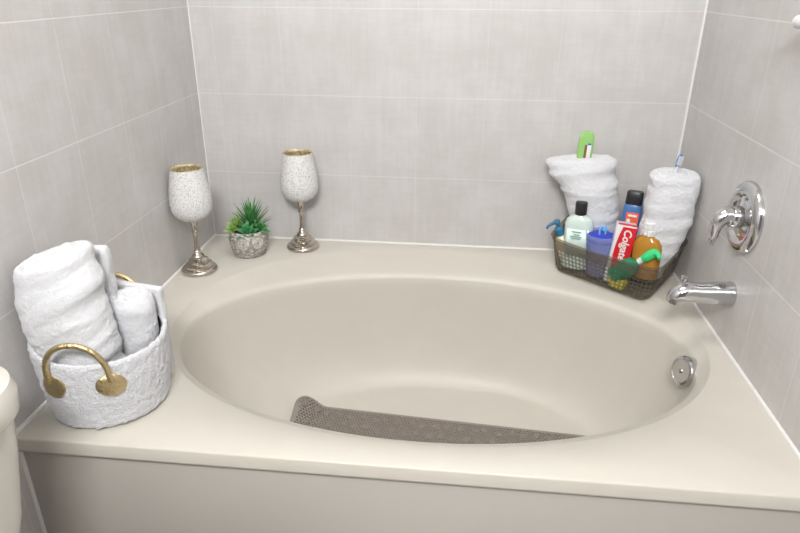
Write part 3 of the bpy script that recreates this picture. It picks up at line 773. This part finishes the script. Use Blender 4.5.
# text runs down the box, tops of the letters to the right
le.matrix_local = Matrix(((0, 1, 0, -0.0035), (0, 0, -1, -bd/2-0.0012), (-1, 0, 0, bh-0.010), (0, 0, 0, 1)))
stand(t, 1.322, -0.232, (0.10, 0.02), -0.15, up=0.004)

# blue bottle with black cap
M['blue_plastic'] = mat('blue_plastic', (0.055, 0.15, 0.36), 0.3); M['orange'] = mat('orange_print', (0.75, 0.13, 0.06), 0.4)
t = thing('body_wash_bottle', 'blue bottle with black cap and orange label between the two caddy towels', 'bottle')
bm = bmesh.new()
add_rings(bm, [[(*superell(2*pi*i/40, a, b, 3.0), z) for i in range(40)] for z, a, b in ((0, .024, .014), (.003, .0275, .017), (.165, .0275, .017), (.188, .025, .0155), (.192, .022, .013))]); obj('bottle_body', bm, M['blue_plastic'], t)
bm = bmesh.new(); add_rings(bm, [[(*superell(2*pi*i/40, a, b, 3.2), z) for i in range(40)] for z, a, b in ((.190, .0235, .0145), (.192, .0245, .0155), (.226, .0235, .015), (.229, .021, .013))]); obj('cap', bm, M['black'], t)
bm = bmesh.new(); add_box(bm, (-0.014, -0.0182, 0.125), (0.022, -0.0165, 0.168)); lb = obj('label', bm, M['orange'], t, smooth=False)
bm = bmesh.new(); add_box(bm, (-0.008, -0.0190, 0.156), (0.016, -0.0180, 0.162)); add_box(bm, (-0.010, -0.0190, 0.134), (0.000, -0.0180, 0.148)); obj('label_print', bm, M['print_white'], lb, smooth=False)
stand(t, 1.362, -0.165, (0.03, 0.02), -0.35, up=0.018)

# amber bottle with ribbed white cap
M['amber'] = clearmat('amber_liquid', (0.55, 0.26, 0.035), 0.72, 0.08)
t = thing('mouthwash_bottle', 'amber liquid bottle with ribbed white cap, right of the toothpaste box', 'bottle')
bm = bmesh.new()
add_rings(bm, [[(*superell(2*pi*i/44, a, b, 2.3), z) for i in range(44)] for z, a, b in ((0, .032, .020), (.003, .0355, .0235), (.080, .0365, .024), (.098, .035, .023), (.112, .028, .019), (.120, .017, .0145), (.128, .0135, .0135))]); obj('bottle_body', bm, M['amber'], t)
bm = bmesh.new(); n_ = 48
add_rings(bm, [[((rr+(0.0009 if i % 4 < 2 else -0.0006)*wv)*cos(2*pi*i/n_), (rr+(0.0009 if i % 4 < 2 else -0.0006)*wv)*sin(2*pi*i/n_), z) for i in range(n_)] for rr, z, wv in ((.0165, .122, 0), (.0172, .124, 1), (.0172, .136, 1), (.0160, .1375, 0), (.0160, .1395, 0), (.0168, .141, 1), (.0160, .156, 1), (.013, .159, 0))]); obj('cap', bm, M['white_plastic'], t, sharp=20)
t.scale = (1.12, 1.1, 1.08); stand(t, 1.400, -0.262, (-0.02, 0.0), -0.6, up=0.028)

# green spray bottle lying over the front right of the caddy
M['green'] = clearmat('green_plastic', (0.015, 0.30, 0.13), 0.75, 0.12); M['bright_green'] = mat('bright_green', (0.05, 0.60, 0.20), 0.3)
t = thing('spray_bottle', 'dark green bottle with bright green spray nozzle lying across the right front of the caddy', 'bottle')
bm = bmesh.new(); add_lathe(bm, [(0.018, 0.0), (0.023, 0.004), (0.024, 0.062), (0.020, 0.074), (0.010, 0.082), (0.009, 0.088)], 36); obj('bottle_body', bm, M['green'], t)
bm = bmesh.new(); add_lathe(bm, [(0.0085, 0.086), (0.0085, 0.106)], 20); obj('neck', bm, M['white_plastic'], t)
bm = bmesh.new(); add_tube(bm, [(0, 0, 0.102), (0, 0, 0.116), (0, 0, 0.132), (0, -0.003, 0.143), (0, -0.014, 0.150), (0, -0.027, 0.150)], [0.0095, 0.0125, 0.013, 0.0115, 0.0075, 0.0045], 18); obj('nozzle', bm, M['bright_green'], t)
t.scale = (1.15, 1.15, 1.0); t.location = (1.316, -0.256, 0.030)
dv = Vector((0.095, -0.042, 0.098)).normalized(); t.rotation_euler = (dv.to_track_quat('Z', 'Y').to_matrix() @ Matrix.Rotation(radians(-60), 3, 'Z')).to_euler()

# small things seen through the caddy wall
M['yellow'] = mat('yellow_plastic', (0.62, 0.55, 0.06), 0.4)
bm = bmesh.new(); rings = [[(x, y, z) for x, y in rrect(0.024*k, 0.016*k, 0.008*k, 6)] for k, z in ((0.9, 0), (1, 0.003), (1, 0.026), (0.88, 0.030))]; add_rings(bm, rings)
o = obj('soap_box', bm, M['yellow']); tag(o, 'small yellow packet on the bottom of the caddy, below the green bottle', 'soap'); stand(o, 1.330, -0.268, (0, -0.1), -0.7, up=0.004)

# toothbrush packet and toothbrush standing in the towels
M['lime_clear'] = clearmat('lime_plastic', (0.42, 0.74, 0.26), 0.62, 0.2); M['brown'] = mat('brown_print', (0.22, 0.10, 0.05), 0.5)
t = thing('toothbrush_case', 'light green plastic toothbrush case poking out of the left caddy towel', 'toothbrush case', (1.222, -0.080, 0.335), (0.06, 0.02, 0))
bm = bmesh.new(); add_rings(bm, [[(x*k, y*q, z) for x, y in rrect(0.0225, 0.008, 0.0078, 6)] for k, q, z in ((0.9, 1, -0.035), (0.98, 1, 0.0), (1, 1, 0.04), (0.97, 1, 0.066), (0.82, .95, 0.078), (0.55, .8, 0.084))]); obj('case_body', bm, M['lime_clear'], t)
bm = bmesh.new(); add_box(bm, (0.002, -0.0093, 0.004), (0.015, -0.0070, 0.050), 0.0006); lb = obj('card', bm, M['print_white'], t)
bm = bmesh.new(); add_box(bm, (-0.004, -0.0096, 0.004), (0.003, -0.0072, 0.046)); obj('stripe', bm, M['brown'], lb)
bm = bmesh.new(); add_box(bm, (0.003, -0.0098, 0.046), (0.014, -0.0072, 0.051)); obj('cap_print', bm, M['blue_plastic'], lb)
M['tb_blue'] = mat('toothbrush_blue', (0.06, 0.20, 0.55), 0.3); M['bristle'] = mat('bristle', (0.30, 0.62, 0.45), 0.7)
t = thing('toothbrush', 'blue and white toothbrush standing in the right caddy towel', 'toothbrush', (1.446, -0.222, 0.326), (0.03, 0.16, 0.0))
bm = bmesh.new(); add_tube(bm, [(0, 0, -0.03), (0, 0, 0.0), (0.001, 0, 0.022), (0.001, 0, 0.034)], [0.0055, 0.0055, 0.0045, 0.004], 14); obj('neck', bm, M['white_plastic'], t)
bm = bmesh.new(); add_rings(bm, [[(x*k, y, z) for x, y in rrect(0.0070, 0.0028, 0.0026, 5)] for k, z in ((0.6, 0.030), (1.0, 0.038), (1.05, 0.050), (0.95, 0.062), (0.5, 0.067))]); hd = obj('brush_head', bm, M['tb_blue'], t)
bm = bmesh.new()
for ix in range(3):
    for iz in range(5): add_box(bm, (-0.0055+ix*0.004, -0.0105, 0.038+iz*0.0052), (-0.0025+ix*0.004, -0.002, 0.042+iz*0.0052))
obj('bristles', bm, M['white_plastic'], hd, smooth=False)
bm = bmesh.new(); add_tube(bm, [(-0.006, -0.002, 0.004), (-0.004, -0.003, 0.016)], [0.006, 0.005], 12, sm=False); obj('grip', bm, M['bristle'], t)
